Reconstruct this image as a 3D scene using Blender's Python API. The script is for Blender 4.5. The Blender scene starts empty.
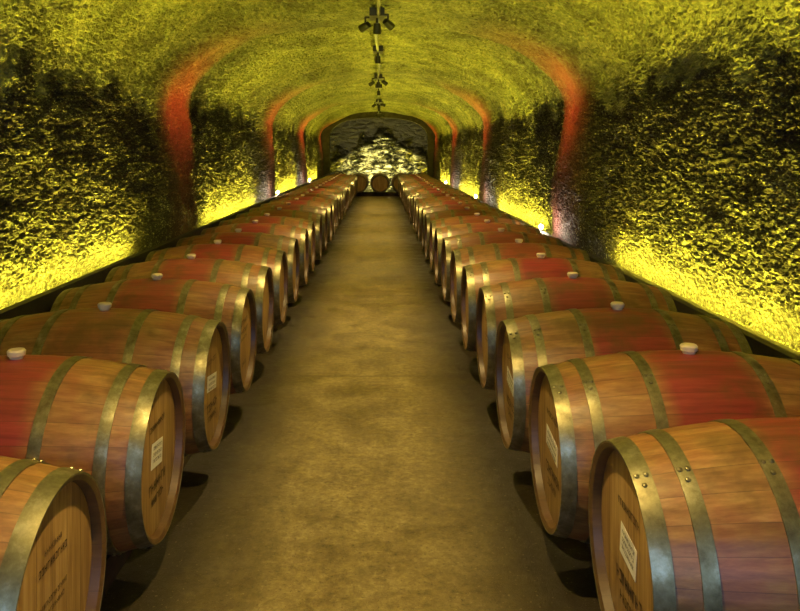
import bpy, math, random
from mathutils import Vector, Matrix, noise
random.seed(7)
S=bpy.context.scene
COL=S.collection
S.view_settings.view_transform='Standard'
try: S.view_settings.look='None'
except Exception: pass
pi=math.pi
# ------------------------------------------------------------------ helpers
def mesh_obj(name,verts,faces,mats,midx=None,smooth=False):
    me=bpy.data.meshes.new(name); me.from_pydata(verts,[],faces); me.update()
    for m in mats: me.materials.append(m)
    if midx: me.polygons.foreach_set('material_index',midx)
    if smooth: me.polygons.foreach_set('use_smooth',[True]*len(me.polygons))
    o=bpy.data.objects.new(name,me); COL.objects.link(o); return o
def tag(o,label,cat,kind=None,group=None):
    o['label']=label; o['category']=cat
    if kind:o['kind']=kind
    if group:o['group']=group
class MB:
    def __init__(s): s.v=[];s.f=[];s.m=[]
    def add(s,v,f,mi=0):
        b=len(s.v); s.v+=[tuple(p) for p in v]; s.f+=[tuple(i+b for i in q) for q in f]; s.m+=[mi]*len(f)
    def box(s,c,d,mi=0,R=None):
        x,y,z=[k/2 for k in d]
        vs=[Vector(p) for p in [(-x,-y,-z),(x,-y,-z),(x,y,-z),(-x,y,-z),(-x,-y,z),(x,-y,z),(x,y,z),(-x,y,z)]]
        if R: vs=[R@p for p in vs]
        s.add([p+Vector(c) for p in vs],[(0,3,2,1),(4,5,6,7),(0,1,5,4),(1,2,6,5),(2,3,7,6),(3,0,4,7)],mi)
    def lathe(s,prof,n,mi=0,axis='X',c=(0,0,0),R=None,closed=False):
        vs=[]
        for a,r in prof:
            for k in range(n):
                t=2*pi*k/n
                if axis=='X': p=Vector((a,r*math.sin(t),r*math.cos(t)))
                else: p=Vector((r*math.cos(t),r*math.sin(t),a))
                if R: p=R@p
                vs.append(p+Vector(c))
        fs=[];L=len(prof)
        for i in range(L if closed else L-1):
            j=(i+1)%L
            for k in range(n):
                k2=(k+1)%n
                fs.append((i*n+k,i*n+k2,j*n+k2,j*n+k))
        if not closed:
            fs.append(tuple(range(n))); fs.append(tuple(range((L-1)*n,L*n)))
        s.add(vs,fs,mi)
    def obj(s,name,mats,smooth=False):
        o=mesh_obj(name,s.v,s.f,mats,s.m,smooth)
        import bmesh
        bm=bmesh.new(); bm.from_mesh(o.data); bmesh.ops.recalc_face_normals(bm,faces=bm.faces); bm.to_mesh(o.data); bm.free()
        if smooth:
            try: o.data.set_sharp_from_angle(angle=math.radians(35))
            except Exception: pass
        return o
class NT:
    def __init__(s,name):
        s.mat=bpy.data.materials.new(name); s.mat.use_nodes=True; s.t=s.mat.node_tree; s.n=s.t.nodes
        s.b=s.n['Principled BSDF']
    def N(s,typ,ins=None,**kw):
        n=s.n.new(typ)
        for k,v in kw.items(): setattr(n,k,v)
        if ins:
            for k,v in ins.items():
                if isinstance(v,bpy.types.NodeSocket): s.t.links.new(v,n.inputs[k])
                else: n.inputs[k].default_value=v
        return n
    def M(s,op,a,b=0.0,c=0.0,clamp=False):
        n=s.N('ShaderNodeMath',{0:a,1:b,2:c},operation=op); n.use_clamp=clamp; return n.outputs[0]
    def ramp(s,f,stops,interp='LINEAR'):
        n=s.N('ShaderNodeValToRGB',{0:f}); cr=n.color_ramp; cr.interpolation=interp
        while len(cr.elements)<len(stops): cr.elements.new(0.5)
        for e,(p,c) in zip(cr.elements,stops):
            e.position=p; e.color=(*c,1) if len(c)==3 else c
        return n.outputs[0]
    def mix(s,f,a,b,mode='MIX'):
        n=s.N('ShaderNodeMix',data_type='RGBA',blend_type=mode)
        for i,v in ((0,f),(6,a),(7,b)):
            if isinstance(v,bpy.types.NodeSocket): s.t.links.new(v,n.inputs[i])
            else: n.inputs[i].default_value=v if i==0 else (*v,1)
        return n.outputs[2]
    def mr(s,v,a,b,c=0.0,d=1.0,sm=False):
        n=s.N('ShaderNodeMapRange',{0:v,1:a,2:b,3:c,4:d})
        if sm: n.interpolation_type='SMOOTHSTEP'
        return n.outputs[0]
    def set(s,k,v):
        if isinstance(v,bpy.types.NodeSocket): s.t.links.new(v,s.b.inputs[k])
        else: s.b.inputs[k].default_value=(*v,1) if isinstance(v,tuple) and len(v)==3 else v
    def bump(s,h,st,dist=0.01):
        n=s.N('ShaderNodeBump',{'Strength':st,'Distance':dist,'Height':h}); s.t.links.new(n.outputs[0],s.b.inputs['Normal'])
RIB0,RIBP=8.3,6.5
def rock_mat(name):
    T=NT(name); g=T.N('ShaderNodeNewGeometry'); P=g.outputs['Position']
    sep=T.N('ShaderNodeSeparateXYZ',{0:P}); y=sep.outputs[1]; z=sep.outputs[2]
    mp=T.N('ShaderNodeMapping',{0:P,'Scale':(1,0.95,1.2)})
    n1=T.N('ShaderNodeTexNoise',{'Vector':mp.outputs[0],'Scale':60.0,'Detail':3.0,'Roughness':.6})
    n1b=T.N('ShaderNodeTexNoise',{'Vector':P,'Scale':20.0,'Detail':5.0,'Roughness':.7})
    n2=T.N('ShaderNodeTexNoise',{'Vector':P,'Scale':2.0,'Detail':5.0,'Roughness':.62})
    n3=T.N('ShaderNodeTexVoronoi',{'Vector':mp.outputs[0],'Scale':50.0})
    n5=T.N('ShaderNodeTexVoronoi',{'Vector':P,'Scale':15.0})
    cell=T.N('ShaderNodeSeparateColor',{0:n3.outputs['Color']}).outputs[0]
    lay=T.N('ShaderNodeTexNoise',{'Vector':T.N('ShaderNodeMapping',{0:P,'Scale':(1,.5,7)}).outputs[0],'Scale':1.6,'Detail':4.0})
    chip=T.M('MULTIPLY',T.M('GREATER_THAN',cell,.55),T.mr(n3.outputs['Distance'],.55,.30))
    v=T.M('ADD',T.M('MULTIPLY',n1.outputs[0],.30),T.M('ADD',T.M('MULTIPLY',chip,.17),T.M('ADD',T.M('MULTIPLY',n2.outputs[0],.36),T.M('MULTIPLY',lay.outputs[0],.24))))
    c=T.ramp(v,[(.36,(.008,.006,.004)),(.47,(.018,.014,.008)),(.57,(.055,.05,.024)),(.67,(.30,.29,.14))])
    rib_dim=T.ramp(v,[(.36,(.045,.016,.011)),(.5,(.10,.033,.022)),(.65,(.18,.07,.045))])  # dim lower end of the red glow painted on the ribs
    vc=T.M('ADD',T.M('MULTIPLY',n1b.outputs[0],.5),T.M('MULTIPLY',n2.outputs[0],.5))
    cc=T.ramp(vc,[(.3,(.035,.038,.014)),(.43,(.08,.084,.030)),(.5,(.135,.138,.049)),(.57,(.21,.212,.078)),(.68,(.32,.32,.13))])
    pit=T.M('MULTIPLY',T.mr(n5.outputs['Distance'],.30,.12),T.M('GREATER_THAN',T.N('ShaderNodeSeparateColor',{0:n5.outputs['Color']}).outputs[0],.70))
    cc=T.mix(T.M('MULTIPLY',pit,.8),cc,(.018,.018,.008))
    rib_glow=T.ramp(vc,[(.3,(.17,.045,.024)),(.5,(.34,.11,.056)),(.7,(.46,.20,.10))])  # red lamplight painted into the rib colour, strongest at the shoulder
    up=T.mr(T.M('ADD',z,T.M('MULTIPLY',T.M('SUBTRACT',T.M('ADD',T.M('MULTIPLY',n2.outputs[0],.75),T.M('MULTIPLY',n1.outputs[0],.25)),.5),1.3)),1.92,2.08,sm=True)
    base=T.mix(up,c,cc)
    upr=T.mr(z,1.3,2.1,sm=True); rib=T.mix(upr,rib_dim,rib_glow)
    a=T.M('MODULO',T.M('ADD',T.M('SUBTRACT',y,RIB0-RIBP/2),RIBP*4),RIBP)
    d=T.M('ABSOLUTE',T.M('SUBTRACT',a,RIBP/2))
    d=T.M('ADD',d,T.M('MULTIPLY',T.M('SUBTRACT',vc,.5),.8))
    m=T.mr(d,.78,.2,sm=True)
    m=T.M('MULTIPLY',m,T.mr(z,2.85,2.35))  # painted red glow fades out towards the crown
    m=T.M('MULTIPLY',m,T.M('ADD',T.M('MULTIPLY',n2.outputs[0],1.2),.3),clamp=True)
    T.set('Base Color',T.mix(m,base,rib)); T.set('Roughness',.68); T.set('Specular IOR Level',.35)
    h=T.M('ADD',T.M('MULTIPLY',n1.outputs[0],.6),T.M('SUBTRACT',T.M('MULTIPLY',T.M('SUBTRACT',1.0,n3.outputs['Distance']),.4),T.M('MULTIPLY',pit,.8)))
    T.bump(h,.8,.032)
    return T.mat
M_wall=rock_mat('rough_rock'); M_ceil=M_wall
def plain(name,col,rough=.6,metal=0.0,sc=20,var=.5,bump=.0):
    T=NT(name); tc=T.N('ShaderNodeTexCoord')
    n=T.N('ShaderNodeTexNoise',{'Vector':tc.outputs['Object'],'Scale':float(sc),'Detail':4.0})
    a=tuple(k*(1-var) for k in col); b=tuple(min(1,k*(1+var)) for k in col)
    T.set('Base Color',T.ramp(n.outputs[0],[(.3,a),(.7,b)])); T.set('Roughness',rough); T.set('Metallic',metal)
    if bump: T.bump(n.outputs[0],bump,.01)
    return T.mat
def emis(name,col,st):
    T=NT(name); T.set('Base Color',(0.02,.02,.02)); T.set('Emission Color',col); T.set('Emission Strength',st); return T.mat
# floor
T=NT('worn_concrete'); g=T.N('ShaderNodeNewGeometry'); P=g.outputs['Position']; sep=T.N('ShaderNodeSeparateXYZ',{0:P})
n1=T.N('ShaderNodeTexNoise',{'Vector':P,'Scale':4.0,'Detail':9.0,'Roughness':.72})
n2=T.N('ShaderNodeTexNoise',{'Vector':P,'Scale':26.0,'Detail':7.0,'Roughness':.8})
n3=T.N('ShaderNodeTexNoise',{'Vector':P,'Scale':75.0,'Detail':3.0})
n4=T.N('ShaderNodeTexNoise',{'Vector':T.N('ShaderNodeMapping',{0:P,'Scale':(1.4,.5,1)}).outputs[0],'Scale':1.7,'Detail':7.0,'Roughness':.66})
v=T.M('ADD',T.M('MULTIPLY',n1.outputs[0],.5),T.M('MULTIPLY',n2.outputs[0],.5))
c=T.ramp(v,[(.38,(.095,.066,.023)),(.46,(.19,.14,.048)),(.53,(.275,.21,.075)),(.64,(.44,.36,.155))])
c=T.mix(T.mr(n4.outputs[0],.47,.62,0,.48),c,(.08,.055,.02))
barrel_shade=T.mr(T.M('ADD',T.M('ABSOLUTE',T.M('ADD',sep.outputs[0],.09)),T.M('MULTIPLY',n1.outputs[0],.3)),.42,.80,0,.94)  # shade beneath the barrel rows, painted into the floor colour
c=T.mix(barrel_shade,c,(.016,.010,.005))
spk=T.M('GREATER_THAN',n3.outputs[0],.67); c=T.mix(T.M('MULTIPLY',spk,.3),c,(.5,.42,.22))
spd=T.M('LESS_THAN',n3.outputs[0],.36); c=T.mix(T.M('MULTIPLY',spd,.5),c,(.04,.028,.012))
jm=T.M('MODULO',T.M('ADD',sep.outputs[1],T.M('ADD',12.2,T.M('MULTIPLY',n2.outputs[0],.04))),2.9)
jn=T.M('LESS_THAN',jm,.014); c=T.mix(T.M('MULTIPLY',T.M('MULTIPLY',jn,n1.outputs[0]),1.2,clamp=True),c,(.03,.02,.01))
T.set('Base Color',c); T.set('Roughness',T.ramp(n1.outputs[0],[(.35,(.38,.38,.38)),(.65,(.7,.7,.7))]))
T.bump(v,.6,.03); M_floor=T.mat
def stave_mat():
    T=NT('oak_staves'); tc=T.N('ShaderNodeTexCoord'); O=tc.outputs['Object']; sep=T.N('ShaderNodeSeparateXYZ',{0:O})
    oi=T.N('ShaderNodeObjectInfo'); rnd=oi.outputs['Random']
    ang=T.M('MULTIPLY',T.M('ADD',T.M('ARCTAN2',sep.outputs[1],sep.outputs[2]),pi),28/(2*pi))
    idx=T.M('FLOOR',ang); fr=T.M('FRACT',ang)
    wn=T.N('ShaderNodeTexWhiteNoise',{'Vector':T.N('ShaderNodeCombineXYZ',{0:idx,1:rnd}).outputs[0]})
    off=T.N('ShaderNodeVectorMath',{0:O,1:T.N('ShaderNodeCombineXYZ',{0:T.M('MULTIPLY',wn.outputs[0],9.0),1:T.M('MULTIPLY',rnd,30.0)}).outputs[0]},operation='ADD')
    mp=T.N('ShaderNodeMapping',{0:off.outputs[0],'Scale':(2.0,26,26)})
    gr=T.N('ShaderNodeTexNoise',{'Vector':mp.outputs[0],'Scale':2.0,'Detail':6.0,'Roughness':.65})
    sp=T.N('ShaderNodeVectorMath',{0:O,1:T.N('ShaderNodeCombineXYZ',{1:T.M('MULTIPLY',rnd,30.0)}).outputs[0]},operation='ADD')
    bl=T.N('ShaderNodeTexNoise',{'Vector':sp.outputs[0],'Scale':4.5,'Detail':5.0,'Roughness':.6})
    oak=T.ramp(gr.outputs[0],[(.25,(.13,.065,.017)),(.5,(.275,.15,.043)),(.75,(.43,.265,.082))])
    red=T.ramp(gr.outputs[0],[(.25,(.12,.009,.012)),(.5,(.24,.022,.025)),(.75,(.34,.048,.042))])
    ax=T.M('ABSOLUTE',sep.outputs[0])
    mid=T.mr(T.M('ADD',ax,T.M('ADD',T.M('MULTIPLY',T.M('SUBTRACT',wn.outputs[0],.5),.03),T.M('MULTIPLY',T.M('SUBTRACT',bl.outputs[0],.5),.09))),.13,.20,1.0,0.0)
    amt=T.M('MULTIPLY',rnd,2.4,clamp=True)
    amt=T.M('MULTIPLY',T.M('ADD',T.M('MULTIPLY',amt,.6),.38),T.M('ADD',.55,T.M('MULTIPLY',bl.outputs[0],.9)),clamp=True)
    soft=T.mr(bl.outputs[0],.44,.64,0,.4)
    c=T.mix(T.M('MAXIMUM',T.M('MULTIPLY',mid,amt),soft),oak,red)
    c=T.mix(T.M('MULTIPLY',wn.outputs[0],.3),c,(.055,.022,.008))
    c=T.mix(T.M('MULTIPLY',T.M('FRACT',T.M('MULTIPLY',rnd,7.3)),.2),c,(.28,.075,.033))
    c=T.mix(T.mr(bl.outputs[0],.47,.36,0,.55),c,(.07,.038,.012))
    seam=T.M('LESS_THAN',T.M('MINIMUM',fr,T.M('SUBTRACT',1.0,fr)),.016)
    c=T.mix(T.M('MULTIPLY',seam,.45),c,(.03,.014,.006))
    rl=T.M('SQRT',T.M('ADD',T.M('MULTIPLY',sep.outputs[1],sep.outputs[1]),T.M('MULTIPLY',sep.outputs[2],sep.outputs[2])))
    inner=T.M('LESS_THAN',rl,.2715)
    c=T.mix(T.M('MULTIPLY',inner,.75),c,(.06,.035,.015))
    T.set('Base Color',c); T.set('Roughness',.40); T.set('Specular IOR Level',.5)
    T.bump(T.M('SUBTRACT',gr.outputs[0],seam),.2,.003)
    return T.mat
M_stave=stave_mat()
def head_mat():
    T=NT('oak_head_boards'); tc=T.N('ShaderNodeTexCoord'); O=tc.outputs['Object']; sep=T.N('ShaderNodeSeparateXYZ',{0:O})
    oi=T.N('ShaderNodeObjectInfo'); rnd=oi.outputs['Random']
    a=T.M('MULTIPLY',sep.outputs[1],1/.085); idx=T.M('FLOOR',a); fr=T.M('FRACT',a)
    wn=T.N('ShaderNodeTexWhiteNoise',{'Vector':T.N('ShaderNodeCombineXYZ',{0:idx,1:rnd}).outputs[0]})
    off=T.N('ShaderNodeVectorMath',{0:O,1:T.N('ShaderNodeCombineXYZ',{2:T.M('MULTIPLY',wn.outputs[0],9.0),1:T.M('MULTIPLY',rnd,30.0)}).outputs[0]},operation='ADD')
    mp=T.N('ShaderNodeMapping',{0:off.outputs[0],'Scale':(20,26,2)})
    gr=T.N('ShaderNodeTexNoise',{'Vector':mp.outputs[0],'Scale':2.0,'Detail':6.0})
    c=T.ramp(gr.outputs[0],[(.25,(.21,.115,.034)),(.5,(.36,.22,.074)),(.75,(.50,.34,.135))])
    c=T.mix(T.M('MULTIPLY',wn.outputs[0],.3),c,(.14,.065,.025))
    seam=T.M('LESS_THAN',fr,.03); c=T.mix(T.M('MULTIPLY',seam,.6),c,(.05,.025,.012))
    T.set('Base Color',c); T.set('Roughness',.55); T.set('Specular IOR Level',.35); T.bump(T.M('SUBTRACT',gr.outputs[0],seam),.2,.003); return T.mat
M_head=head_mat()
T=NT('galvanised_hoop'); tc=T.N('ShaderNodeTexCoord')
n=T.N('ShaderNodeTexNoise',{'Vector':tc.outputs['Object'],'Scale':14.0,'Detail':6.0,'Roughness':.7})
T.set('Base Color',T.ramp(n.outputs[0],[(.3,(.10,.085,.04)),(.52,(.21,.19,.10)),(.7,(.37,.35,.23))]))
T.set('Metallic',.75); T.set('Roughness',T.ramp(n.outputs[0],[(.3,(.5,.5,.5)),(.7,(.32,.32,.32))])); M_hoop=T.mat
M_bung=plain('silicone_bung',(.66,.54,.32),.5,0,20,.1)
M_paper=plain('paper',(.76,.74,.64),.7,0,15,.08)
M_ink=plain('ink',(.065,.036,.018),.7,0,30,.3)
M_timber=plain('dark_timber',(.05,.03,.017),.8,0,12,.5,.4)
M_chock=plain('chock_timber',(.09,.052,.025),.8,0,18,.5,.3)
M_kerb=plain('dark_kerb',(.035,.028,.018),.85,0,9,.5,.5)
M_rail=plain('black_rail',(.012,.011,.010),.6,0,12,.4,.2)
M_black=plain('black_metal',(.012,.012,.012),.45,.3,10,.3)
M_led=emis('led_strip',(1,.85,.05),600.0)
M_bulb=emis('lamp_glass',(1,.88,.7),600.0)
M_lens=emis('spot_lens',(1,.6,.25),.6)
# ------------------------------------------------------------------ tunnel
CX=-.05; Y0,Y1=-2.5,33.5
def sm(e0,e1,x):
    t=max(0,min(1,(x-e0)/(e1-e0))); return t*t*(3-2*t)
def ribf(y):
    d=abs(((y-RIB0+RIBP*4+RIBP/2)%RIBP)-RIBP/2); return 1-sm(.35,.95,d)
def disp(p,rough):
    y=p.y; r=ribf(y)
    big=noise.noise(p*1.1)*.08
    med=noise.noise(Vector((p.x*5,y*4.0,p.z*7)))*.03
    q=Vector((p.x*12,y*12,p.z*15))
    dd=noise.voronoi(q)[0]; ch=min(.5,dd[1]-dd[0])*.055
    q=Vector((p.x*26,y*24,p.z*30)); d2=noise.voronoi(q)[0]; ch2=min(.45,d2[1]-d2[0])*.055
    fine=noise.noise(p*48)*.014
    base=sm(.55,1.0,p.z)
    return big*(.3+.7*base)+ .11*r + (med+ch+ch2+fine)*rough*(1-.45*r)*(.30+.70*base)
def ygrid():
    ys=[];y=Y0
    while y<3.2: ys.append(y); y+=.06
    while y<Y1: ys.append(y); y+=.0030*y
    ys.append(Y1); return ys
YS=ygrid()
def shell(name,rows,mat):
    vs=[];n=len(rows)
    for y in YS:
        for (x,z,nx,nz,rg) in rows:
            p=Vector((x,y,z)); d=disp(p,rg)
            vs.append((x+nx*d,y,z+nz*d))
    fs=[]
    for i in range(len(YS)-1):
        for k in range(n-1):
            a=i*n+k; fs.append((a,a+n,a+n+1,a+1))
    return mesh_obj(name,vs,fs,[mat],smooth=False)
def wallrows(sgn,n=140):
    R=[]
    for k in range(n+1):
        t=k/n; R.append((CX+sgn*(2.08+.12*t),.45+1.5*t,-sgn,0.0,1.0))
    return R
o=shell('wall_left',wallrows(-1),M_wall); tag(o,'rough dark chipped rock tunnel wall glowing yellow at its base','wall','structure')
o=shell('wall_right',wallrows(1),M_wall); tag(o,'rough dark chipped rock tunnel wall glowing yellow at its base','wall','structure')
R=[];n=250
for k in range(n+1):
    a=pi-pi*k/n
    x=CX+2.20*math.cos(a); z=1.95+1.12*math.sin(a)
    nn=Vector((-math.cos(a)/2.20,-math.sin(a)/1.12)).normalized()
    e=min(k,n-k)/n
    R.append((x,z,nn.x,nn.y,1.0-.35*sm(0,.08,e)))
o=shell('ceiling',R,M_ceil); tag(o,'olive shotcrete barrel-vaulted ceiling with red glow painted on arch bands','ceiling','structure')
ys=[Y0+(Y1-Y0)*i/60 for i in range(61)]; xs=[-2.7+5.3*i/20 for i in range(21)]
vs=[(x,y,0) for y in ys for x in xs]; fs=[(i*21+k,i*21+k+1,(i+1)*21+k+1,(i+1)*21+k) for i in range(60) for k in range(20)]
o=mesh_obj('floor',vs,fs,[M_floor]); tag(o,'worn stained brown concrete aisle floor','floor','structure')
vs=[];fs=[];nx,nz=160,120
for j in range(nz+1):
    for i in range(nx+1):
        x=-2.6+5.1*i/nx; z=3.3*j/nz
        top=2.45-.6*abs(x-.1)+noise.noise(Vector((x*2.1,3,0)))*.5
        heap=max(0,top-z)*.8
        dd=noise.voronoi(Vector((x*1.9+z*1.2,7,z*4.2-x*.9)))[0]; d3=noise.voronoi(Vector((x*6+z*2.5,2,z*9)))[0]
        k=1 if z<top else .15
        vs.append((x,33.1-heap-(min(.6,dd[1]-dd[0])*.9+(d3[1]-d3[0])*.2)*k,z))
for j in range(nz):
    for i in range(nx):
        a=j*(nx+1)+i; fs.append((a,a+1,a+nx+2,a+nx+1))
T=NT('pale_rock'); g=T.N('ShaderNodeNewGeometry'); sep=T.N('ShaderNodeSeparateXYZ',{0:g.outputs['Position']})
nn_=T.N('ShaderNodeTexNoise',{'Vector':T.N('ShaderNodeMapping',{0:g.outputs['Position'],'Scale':(.8,1,2.4),'Rotation':(0,.6,0)}).outputs[0],'Scale':3.2,'Detail':8.0,'Roughness':.75})
cr_=T.ramp(nn_.outputs[0],[(.43,(.015,.013,.006)),(.49,(.16,.145,.065)),(.53,(.85,.82,.55))])
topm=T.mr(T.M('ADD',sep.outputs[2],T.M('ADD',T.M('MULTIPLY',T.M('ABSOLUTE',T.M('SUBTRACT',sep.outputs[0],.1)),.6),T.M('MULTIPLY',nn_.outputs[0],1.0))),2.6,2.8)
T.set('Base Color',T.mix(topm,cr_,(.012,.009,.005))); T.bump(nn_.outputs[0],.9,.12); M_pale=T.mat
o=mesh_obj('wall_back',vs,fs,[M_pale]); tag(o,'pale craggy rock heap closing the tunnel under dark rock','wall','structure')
def strip(name,x0,x1,z0,z1,mat,lab,cat,kind='structure',y0=Y0,y1=Y1):
    b=MB(); n=40
    ysx=[y0+(y1-y0)*i/n for i in range(n+1)]
    vs=[];fs=[]
    for y in ysx:
        w=noise.noise(Vector((x0,y*.8,0)))*.006
        vs+=[(x0,y,z0),(x1,y,z0),(x1,y,z1+w),(x0,y,z1+w)]
    for i in range(n):
        for k in range(4):
            a=i*4+k; c=i*4+(k+1)%4; fs.append((a,c,c+4,a+4))
    fs+=[(0,3,2,1),(n*4,n*4+1,n*4+2,n*4+3)]
    b.add(vs,fs); o=b.obj(name,[mat]); tag(o,lab,cat,kind); return o
strip('trim_1',-2.5,-1.90,0,.60,M_kerb,'low dark masonry kerb under the rock wall','kerb')
strip('trim_2',1.78,2.5,0,.52,M_kerb,'low dark masonry kerb under the rock wall','kerb')
strip('trim_3',-1.90,-1.85,0,.700,M_rail,'black rail hiding the light strip','rail')
strip('trim_4',1.73,1.78,0,.625,M_rail,'black rail hiding the light strip','rail')
bays=[(0.2,6.7),(9.6,13.4),(16.1,19.9),(22.6,26.4),(29.2,31.8)]
for (a,b_) in bays:
    for sgn,x,z in ((-1,-1.985,.606),(1,1.862,.524)):
        b=MB()
        b.box((x,(a+b_)/2,z+.006),(.034,b_-a,.012),1)
        b.box((x,(a+b_)/2,z+.017),(.024,b_-a-.01,.010),0)
        o=b.obj('light_strip',[M_led,M_black]); tag(o,'yellow linear light strip lying on the dark kerb','light strip',group='yellow light strips along the walls')
b=MB(); vs=[];fs=[]
N=48
def arch(hw,zs,h):
    pts=[(CX-hw+.02,0.0),(CX-hw,zs)]
    for k in range(1,N): 
        a=pi-pi*k/N; ca,sa=math.cos(a),math.sin(a)
        pts.append((CX+hw*math.copysign(abs(ca)**.8,ca),zs+h*sa**.8))
    pts+=[(CX+hw,zs),(CX+hw-.02,0.0)]; return pts
po=arch(2.3,1.95,1.2); pi_=arch(1.80,1.95,.80)
L=len(po)
for y in (28.5,28.85):
    for pt in po: vs.append((pt[0],y,pt[1]))
    for pt in pi_: vs.append((pt[0],y,pt[1]))
for k in range(L-1):
    fs.append((k,k+1,L+k+1,L+k)); fs.append((2*L+k,3*L+k,3*L+k+1,2*L+k+1)); fs.append((L+k,L+k+1,3*L+k+1,3*L+k)); fs.append((k,2*L+k,2*L+k+1,k+1))
b.add(vs,fs); o=b.obj('trim_5',[M_kerb]); tag(o,'dark arched portal framing the end chamber','arch','structure')
# ------------------------------------------------------------------ barrels
BL=1.03; HB=BL/2; RB,RE=.337,.274
def rad(x): return RB-(RB-RE)*(x/HB)**2
NS=28
def body_mesh():
    b=MB(); nseg=NS*4; prof=[]
    for i in range(25):
        x=-HB+BL*i/24; prof.append((x,rad(x)))
    vs=[]
    for (x,r) in prof:
        for k in range(nseg):
            t=2*pi*(k)/nseg; rr=r-(.0018 if k%4==0 else 0)
            vs.append((x,rr*math.sin(t),rr*math.cos(t)))
    fs=[]
    for i in range(24):
        for k in range(nseg):
            k2=(k+1)%nseg; fs.append((i*nseg+k,i*nseg+k2,(i+1)*nseg+k2,(i+1)*nseg+k))
    b.add(vs,fs)
    for s in (-1,1):
        ring=[(s*HB,RE),(s*HB,RE-.003),(s*(HB-.006),RE-.014),(s*(HB-.045),RE-.019)]
        vs=[]
        for (x,r) in ring:
            for k in range(nseg):
                t=2*pi*k/nseg; vs.append((x,r*math.sin(t),r*math.cos(t)))
        fs=[]
        for i in range(3):
            for k in range(nseg):
                k2=(k+1)%nseg; fs.append((i*nseg+k,i*nseg+k2,(i+1)*nseg+k2,(i+1)*nseg+k))
        b.add(vs,fs)
    return b
HOOPS=[(-.001,.046),(.104,.142),(.302,.340)]
def hoop(b,d0,d1,s,mi=0):
    x0,x1=s*(HB-d0),s*(HB-d1)
    xm=(x0+x1)/2; th=.0035
    prof=[(x0,rad(x0)-.001),(x0,rad(x0)+th),(xm,rad(xm)+th+.0008),(x1,rad(x1)+th),(x1,rad(x1)-.001)]
    b.lathe(prof,96,mi,closed=True)
    for base in (.45,3.6):
        for k,(dt,dx) in enumerate(((0,.25),(0,.75),(.10,.5))):
            t=base+dt; x=x0+(x1-x0)*dx; r=rad(x)+th
            R=Matrix.Rotation(-t,3,'X')
            vs=[];m=8
            for rr,hh in ((.0075,0),(.006,.003),(.0025,.0045)):
                for q in range(m):
                    a=2*pi*q/m; vs.append(R@Vector((x+rr*math.cos(a),rr*math.sin(a),r+hh)))
            fs=[(i*m+q,i*m+(q+1)%m,(i+1)*m+(q+1)%m,(i+1)*m+q) for i in range(2) for q in range(m)]+[tuple(range(2*m,3*m))]
            b.add(vs,fs,mi)
def headm(b,s,mi=0):
    x=s*(HB-.030); r=RE-.0175
    prof=[(x-s*.012,r),(x-s*.002,r),(x,r-.012)]
    n=64;vs=[]
    for (a,rr) in prof:
        for k in range(n):
            t=2*pi*k/n; vs.append((a,rr*math.sin(t),rr*math.cos(t)))
    fs=[(i*n+k,i*n+(k+1)%n,(i+1)*n+(k+1)%n,(i+1)*n+k) for i in range(2) for k in range(n)]
    fs+=[tuple(range(2*n,3*n)),tuple(range(n))]
    b.add(vs,fs,mi)
def bungm(b,mi=0):
    b.lathe([(RB-.006,.020),(RB+.006,.023),(RB+.010,.029),(RB+.024,.031),(RB+.030,.026),(RB+.031,.010)],24,mi,axis='Z')
def stroke_row(b,hh,ww,x,cy,zc,mi,rnd):
    u=-ww/2
    while u<ww/2:
        gw=hh*rnd.uniform(.4,.7); kind=rnd.randrange(4); t=hh*.18; segs=[]
        if kind in(0,1,3): segs.append((u,zc-hh/2,u+t,zc+hh/2))
        if kind in(0,2): segs.append((u+gw-t,zc-hh/2,u+gw,zc+hh/2))
        if kind in(1,2): segs.append((u,zc+hh/2-t,u+gw,zc+hh/2))
        if kind in(0,3): segs.append((u,zc-t/2,u+gw,zc+t/2))
        if kind in(2,): segs.append((u,zc-hh/2,u+gw,zc-hh/2+t))
        for (a,z0,c,z1) in segs:
            b.add([(x,cy+a,z0),(x,cy+c,z0),(x,cy+c,z1),(x,cy+a,z1)],[(0,1,2,3)],mi)
        u+=gw+hh*.22
body0=body_mesh().obj('staves',[M_stave],True)
hoops0=[]
for s in (1,-1):
    for d in HOOPS:
        b=MB(); hoop(b,*d,s); hoops0.append(b.obj('hoop',[M_hoop],True))
heads0=[]
for s in (1,-1):
    b=MB(); headm(b,s); heads0.append(b.obj('barrel_head',[M_head],True))
b=MB(); bungm(b); bung0=b.obj('bung',[M_bung],True)
TEMPL=[(body0,'staves')]+[(h,'hoop') for h in hoops0]+[(h,'barrel_head') for h in heads0]+[(bung0,'bung')]
b=body_mesh(); 
fb=MB(); fb.v=b.v; fb.f=b.f; fb.m=b.m
for s in (1,-1):
    for d in HOOPS: hoop(fb,*d,s,1)
    headm(fb,s,2)
bungm(fb,3)
far0=fb.obj('wine_barrel',[M_stave,M_hoop,M_head,M_bung],True)
ZC=.44
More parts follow.
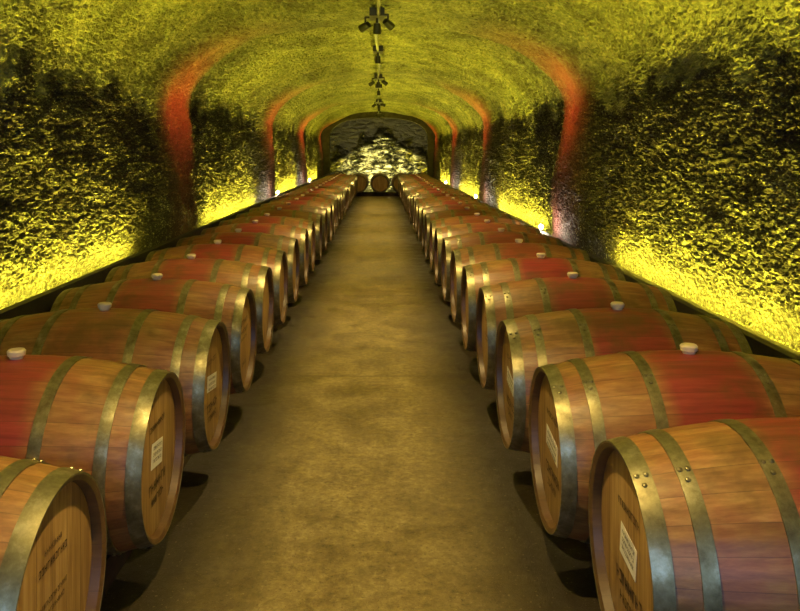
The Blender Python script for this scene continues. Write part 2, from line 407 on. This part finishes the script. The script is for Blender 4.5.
def print_parts(style,rnd):
    x=HB-.0285; out=[]
    def line(hh,ww,zc,cy=0):
        b=MB(); stroke_row(b,hh,ww,x+.0008,cy,zc,0,rnd)
        o=b.obj('printed_line',[M_ink]); o['label']='faded dark print on the barrel head'; out.append(o)
    if style in('sticker','sticker_wide'):
        y0,y1,z0,z1=(-.065,.065,-.035,.05) if style=='sticker' else (-.09,.09,-.025,.045)
        b=MB(); b.box((x,(y0+y1)/2,(z0+z1)/2),(.001,y1-y0,z1-z0),0)
        for k in range(3): stroke_row(b,.011,(y1-y0)*.74,x+.0012,(y0+y1)/2,z1-.018-k*.021,1,rnd)
        Rt=Matrix.Rotation(-.14,3,'X'); b.v=[tuple(Rt@Vector(p)) for p in b.v]
        o=b.obj('paper_label',[M_paper,M_ink]); o['label']='white paper sticker with small printing'; out.append(o)
        line(.034,.19,-.09); line(.026,.13,-.14); line(.02,.16,.11)
    elif style=='stencil':
        line(.030,.20,.10); line(.024,.26,.05); line(.018,.18,.01); line(.02,.12,-.13)
    else:
        line(.014,.09,.13); line(.018,.15,.095); line(.013,.16,.01); line(.012,.12,-.015)
    return out
def barrel(x_head,y,side,label,style=None,detail=True,yaw=0,group='wine barrels lined along the tunnel'):
    rz=(0 if side<0 else pi)+yaw
    if side==0: cx=x_head; rz=-pi/2
    else: cx=x_head+side*HB
    loc=(cx,y,ZC)
    if not detail:
        o=far0.copy(); o.name='wine_barrel'; COL.objects.link(o); o.location=loc; o.rotation_euler=(0,0,rz)
        tag(o,label,'barrel',group=group); return
    e=bpy.data.objects.new('wine_barrel',None); e.empty_display_size=.1; COL.objects.link(e); e.location=(cx,y,ZC-RB); e.rotation_euler=(0,0,rz)
    tag(e,label,'barrel',group=group)
    for t,nm in TEMPL:
        c=t.copy(); c.name=nm; COL.objects.link(c); c.parent=e; c.location=(0,0,RB)
    if style:
        for c in print_parts(style,random.Random(int(y*100)+3)): c.parent=e; c.location=(0,0,RB)
LY=[1.83,2.70,3.53,4.37,5.21,6.06]
while LY[-1]<24.2: LY.append(LY[-1]+(.88 if LY[-1]<8 else .96))
RY=[2.04,2.77,3.54,4.42,5.26,6.12]
while RY[-1]<24.2: RY.append(RY[-1]+(.88 if RY[-1]<8 else .96))
gen='oak wine barrel with grey metal hoops lying on timber runners'
LB={0:'tan oak wine barrel with riveted hoops and stencilled head',1:'reddish oak wine barrel, white sticker on head, pale bung',2:'brown oak wine barrel with wide pale label on its head'}
RBs={0:'orange-brown oak wine barrel with white paper sticker on its head',1:'oak wine barrel with wine-red centre band and pale label',2:'oak wine barrel with pale paper label beside the aisle'}
LS={0:'oval',1:'sticker',2:'sticker_wide',3:'stencil'}; RS={0:'sticker',1:'sticker_wide',2:'sticker_wide',3:'oval'}
for i,y in enumerate(LY):
    barrel(-.735+random.uniform(-.012,.012),y,-1,LB.get(i,gen),LS.get(i),y<13,random.uniform(-.012,.012) if i>1 else 0)
for i,y in enumerate(RY):
    xh=.62 if i==0 else .57+random.uniform(-.01,.012)
    barrel(xh,y,1,RBs.get(i,gen),RS.get(i),y<13,random.uniform(-.012,.012) if i>1 else 0)
for x in (-1.44,-.72,0.0,.72,1.44):
    barrel(x,26.6,0,'oak wine barrel head-on across the end of the aisle',None,False,group='wine barrels across the end of the aisle')
for t,_ in TEMPL: bpy.data.objects.remove(t)
bpy.data.objects.remove(far0)
for x in (-.975,-1.525,.83,1.36):
    b=MB(); b.box((x,(.9+25.7)/2,.0525),(.10,24.8,.105))
    o=b.obj('timber_runner',[M_timber]); tag(o,'long dark timber runner under the barrel row','timber beam',group='timber runners')
for yy in (26.33,26.87):
    b=MB(); b.box((0,yy,.0525),(3.4,.10,.105)); o=b.obj('timber_runner',[M_timber]); tag(o,'short dark timber runner under the end barrels','timber beam',group='timber runners')
b=MB(); w=.045
b.add([(-w,.125,0),(w,.125,0),(w,.225,0),(-w,.225,0),(-w,.125,.010),(w,.125,.010),(w,.225,.068),(-w,.225,.068)],
 [(0,3,2,1),(4,5,6,7),(0,1,5,4),(1,2,6,5),(2,3,7,6),(3,0,4,7)])
ch0=b.obj('wooden_wedge',[M_chock])
for x,YL in ((-.975,LY),(.83,RY)):
    for y in YL[:12]:
        for r in (0,pi):
            c=ch0.copy(); COL.objects.link(c); c.location=(x,y,.1055); c.rotation_euler=(0,0,r)
            tag(c,'small wooden wedge holding a barrel on the runner','wedge',group='wooden wedges under the barrels')
bpy.data.objects.remove(ch0)
# ------------------------------------------------------------------ ceiling fixtures
def crown_z(y): 
    p=Vector((CX+.02,y,3.07)); return 3.07-disp(p,.65)
b=MB(); pts=[]
yy=0.0
while yy<28.2: pts.append((-.03+.02*math.sin(yy*1.1),yy,min(crown_z(yy+d) for d in (-.3,-.2,-.1,0,.1,.2,.3))-.065)); yy+=.35
n=8;vs=[];fs=[]
for (x,y,z) in pts:
    for k in range(n):
        a=2*pi*k/n; vs.append((x+.020*math.cos(a),y,z+.020*math.sin(a)))
for i in range(len(pts)-1):
    for k in range(n): fs.append((i*n+k,i*n+(k+1)%n,(i+1)*n+(k+1)%n,(i+1)*n+k))
b.add(vs,fs); o=b.obj('electrical_conduit',[M_black],True); tag(o,'thin black electrical conduit along the vault crown','conduit')
def add_light(name,typ,loc,target,energy,col,parent=None,**kw):
    l=bpy.data.lights.new(name,typ); l.energy=energy; l.color=col
    for k,v in kw.items(): setattr(l,k,v)
    o=bpy.data.objects.new(name,l); COL.objects.link(o); o.location=loc
    if target is not None:
        d=Vector(target)-Vector(loc); o.rotation_euler=d.to_track_quat('-Z','Y').to_euler()
    if parent: 
        o.parent=parent; o.matrix_parent_inverse=Matrix.Translation(-Vector(parent.location))
    return o
WARM=(1,.70,.25); RED=(1,.21,.055)
rr=random.Random(9)
for fy in (1.8,5.0,7.9,11.5,14.8,18.0,21.3,24.6,27.8):
    cz=crown_z(fy); small=fy in (11.5,18.0,24.6)
    b=MB(); b.box((0,0,-.04),(.15,.30,.08)); b.lathe([(-.14,.014),(-.03,.014)],12,axis='Z')
    if not small: 
        b.box((-.08,.08,-.06),(.09,.02,.02)); b.box((.07,-.08,-.06),(.09,.02,.02))
        b.box((-.12,.08,-.09),(.018,.018,.07)); b.box((.11,-.08,-.09),(.018,.018,.07))
    base=b.obj('ceiling_spotlight',[M_black]); base.location=(-.03,fy,cz-.01)
    tag(base,'black ceiling fixture with adjustable spot heads on the vault crown','spotlight',group='ceiling spotlights')
    heads=[(-.12,-1,.08),(.11,1,-.08),(.0,0,0.0)] if not small else [(.0,0,0)]
    for hx,sd,hy in heads:
        b=MB(); d=Vector((sd*.7+rr.uniform(-.2,.2),.5,-.35+rr.uniform(-.25,.2))).normalized() if sd else Vector((0,.1,-1)).normalized()
        q=d.to_track_quat('Z','Y').to_matrix()
        prof=[(-.05,.018),(-.045,.034),(.0,.038),(.06,.042),(.062,.036),(.045,.032)]
        b.lathe(prof,20,0,axis='Z',R=q)
        b.lathe([(.046,.031),(.048,.001)],20,1,axis='Z',R=q)
        hz=-.15 if sd else -.18
        h=b.obj('lamp_head',[M_black,M_lens],True); h.parent=base; h.location=(hx,hy,hz)
        hp=Vector((hx-.03,fy+hy,cz-.01+hz))
        if sd:
            if fy in (1.8,5.0): continue
            ty=8.3 if fy==7.9 else fy
            tgt=(CX+sd*2.15,ty,1.85)
            dd=(Vector(tgt)-hp).normalized()
            add_light('lamp_glow','SPOT',hp+dd*.12,tgt,210,RED,base,spot_size=math.radians(38),spot_blend=1.0,shadow_soft_size=.02)
        else:
            en={1.8:250,5.0:265,24.6:80,27.8:10}.get(fy,255)
            add_light('lamp_glow','SPOT',hp+Vector((0,0,-.11)),(0,fy+.1,0),en,WARM,base,spot_size=math.radians(105),spot_blend=.9,shadow_soft_size=.03)
for (x,y,z) in ((1.755,8.5,.625),(-1.875,14.3,.700),(1.755,14.3,.625),(-1.875,20.8,.700),(1.755,20.8,.625)):
    b=MB(); b.lathe([(0,.022),(.012,.022),(.018,.014),(.026,.014)],20,0,axis='Z')
    o=b.obj('uplight_lamp',[M_black],True); o.location=(x,y,z+.006)
    tag(o,'small black uplight with bright bulb on the rail','lamp',group='small uplights on the rail')
    b=MB(); b.lathe([(.024,.010),(.036,.022),(.054,.021),(.068,.007)],16,0,axis='Z')
    c=b.obj('bulb',[M_bulb],True); c.parent=o
    add_light('lamp_glow','POINT',(x,y,z+.14),None,1.5,(1,.42,.12),o,shadow_soft_size=.02)
add_light('chamber_glow','SPOT',(-.3,29.4,.35),(0.1,31.8,1.3),1100,(1,.90,.38),None,spot_size=math.radians(90),spot_blend=.9,shadow_soft_size=.08)
add_light('entrance_daylight','AREA',(0,-2.4,1.7),(0,4,.6),72,(.36,.58,1.0),None,shape='RECTANGLE',size=3.4,size_y=2.2)
w=bpy.data.worlds.new('w'); S.world=w; w.use_nodes=True
w.node_tree.nodes['Background'].inputs[0].default_value=(.35,.4,.5,1); w.node_tree.nodes['Background'].inputs[1].default_value=.25
# ------------------------------------------------------------------ camera
cd=bpy.data.cameras.new('camera'); cam=bpy.data.objects.new('camera',cd); COL.objects.link(cam)
cam.location=(0,0,1.49); cam.rotation_euler=(pi/2,0,0); cd.sensor_width=36; cd.lens=780/800*36
cd.shift_x=.025; cd.shift_y=-(305.5-152)/800; cd.clip_start=.05
S.camera=cam
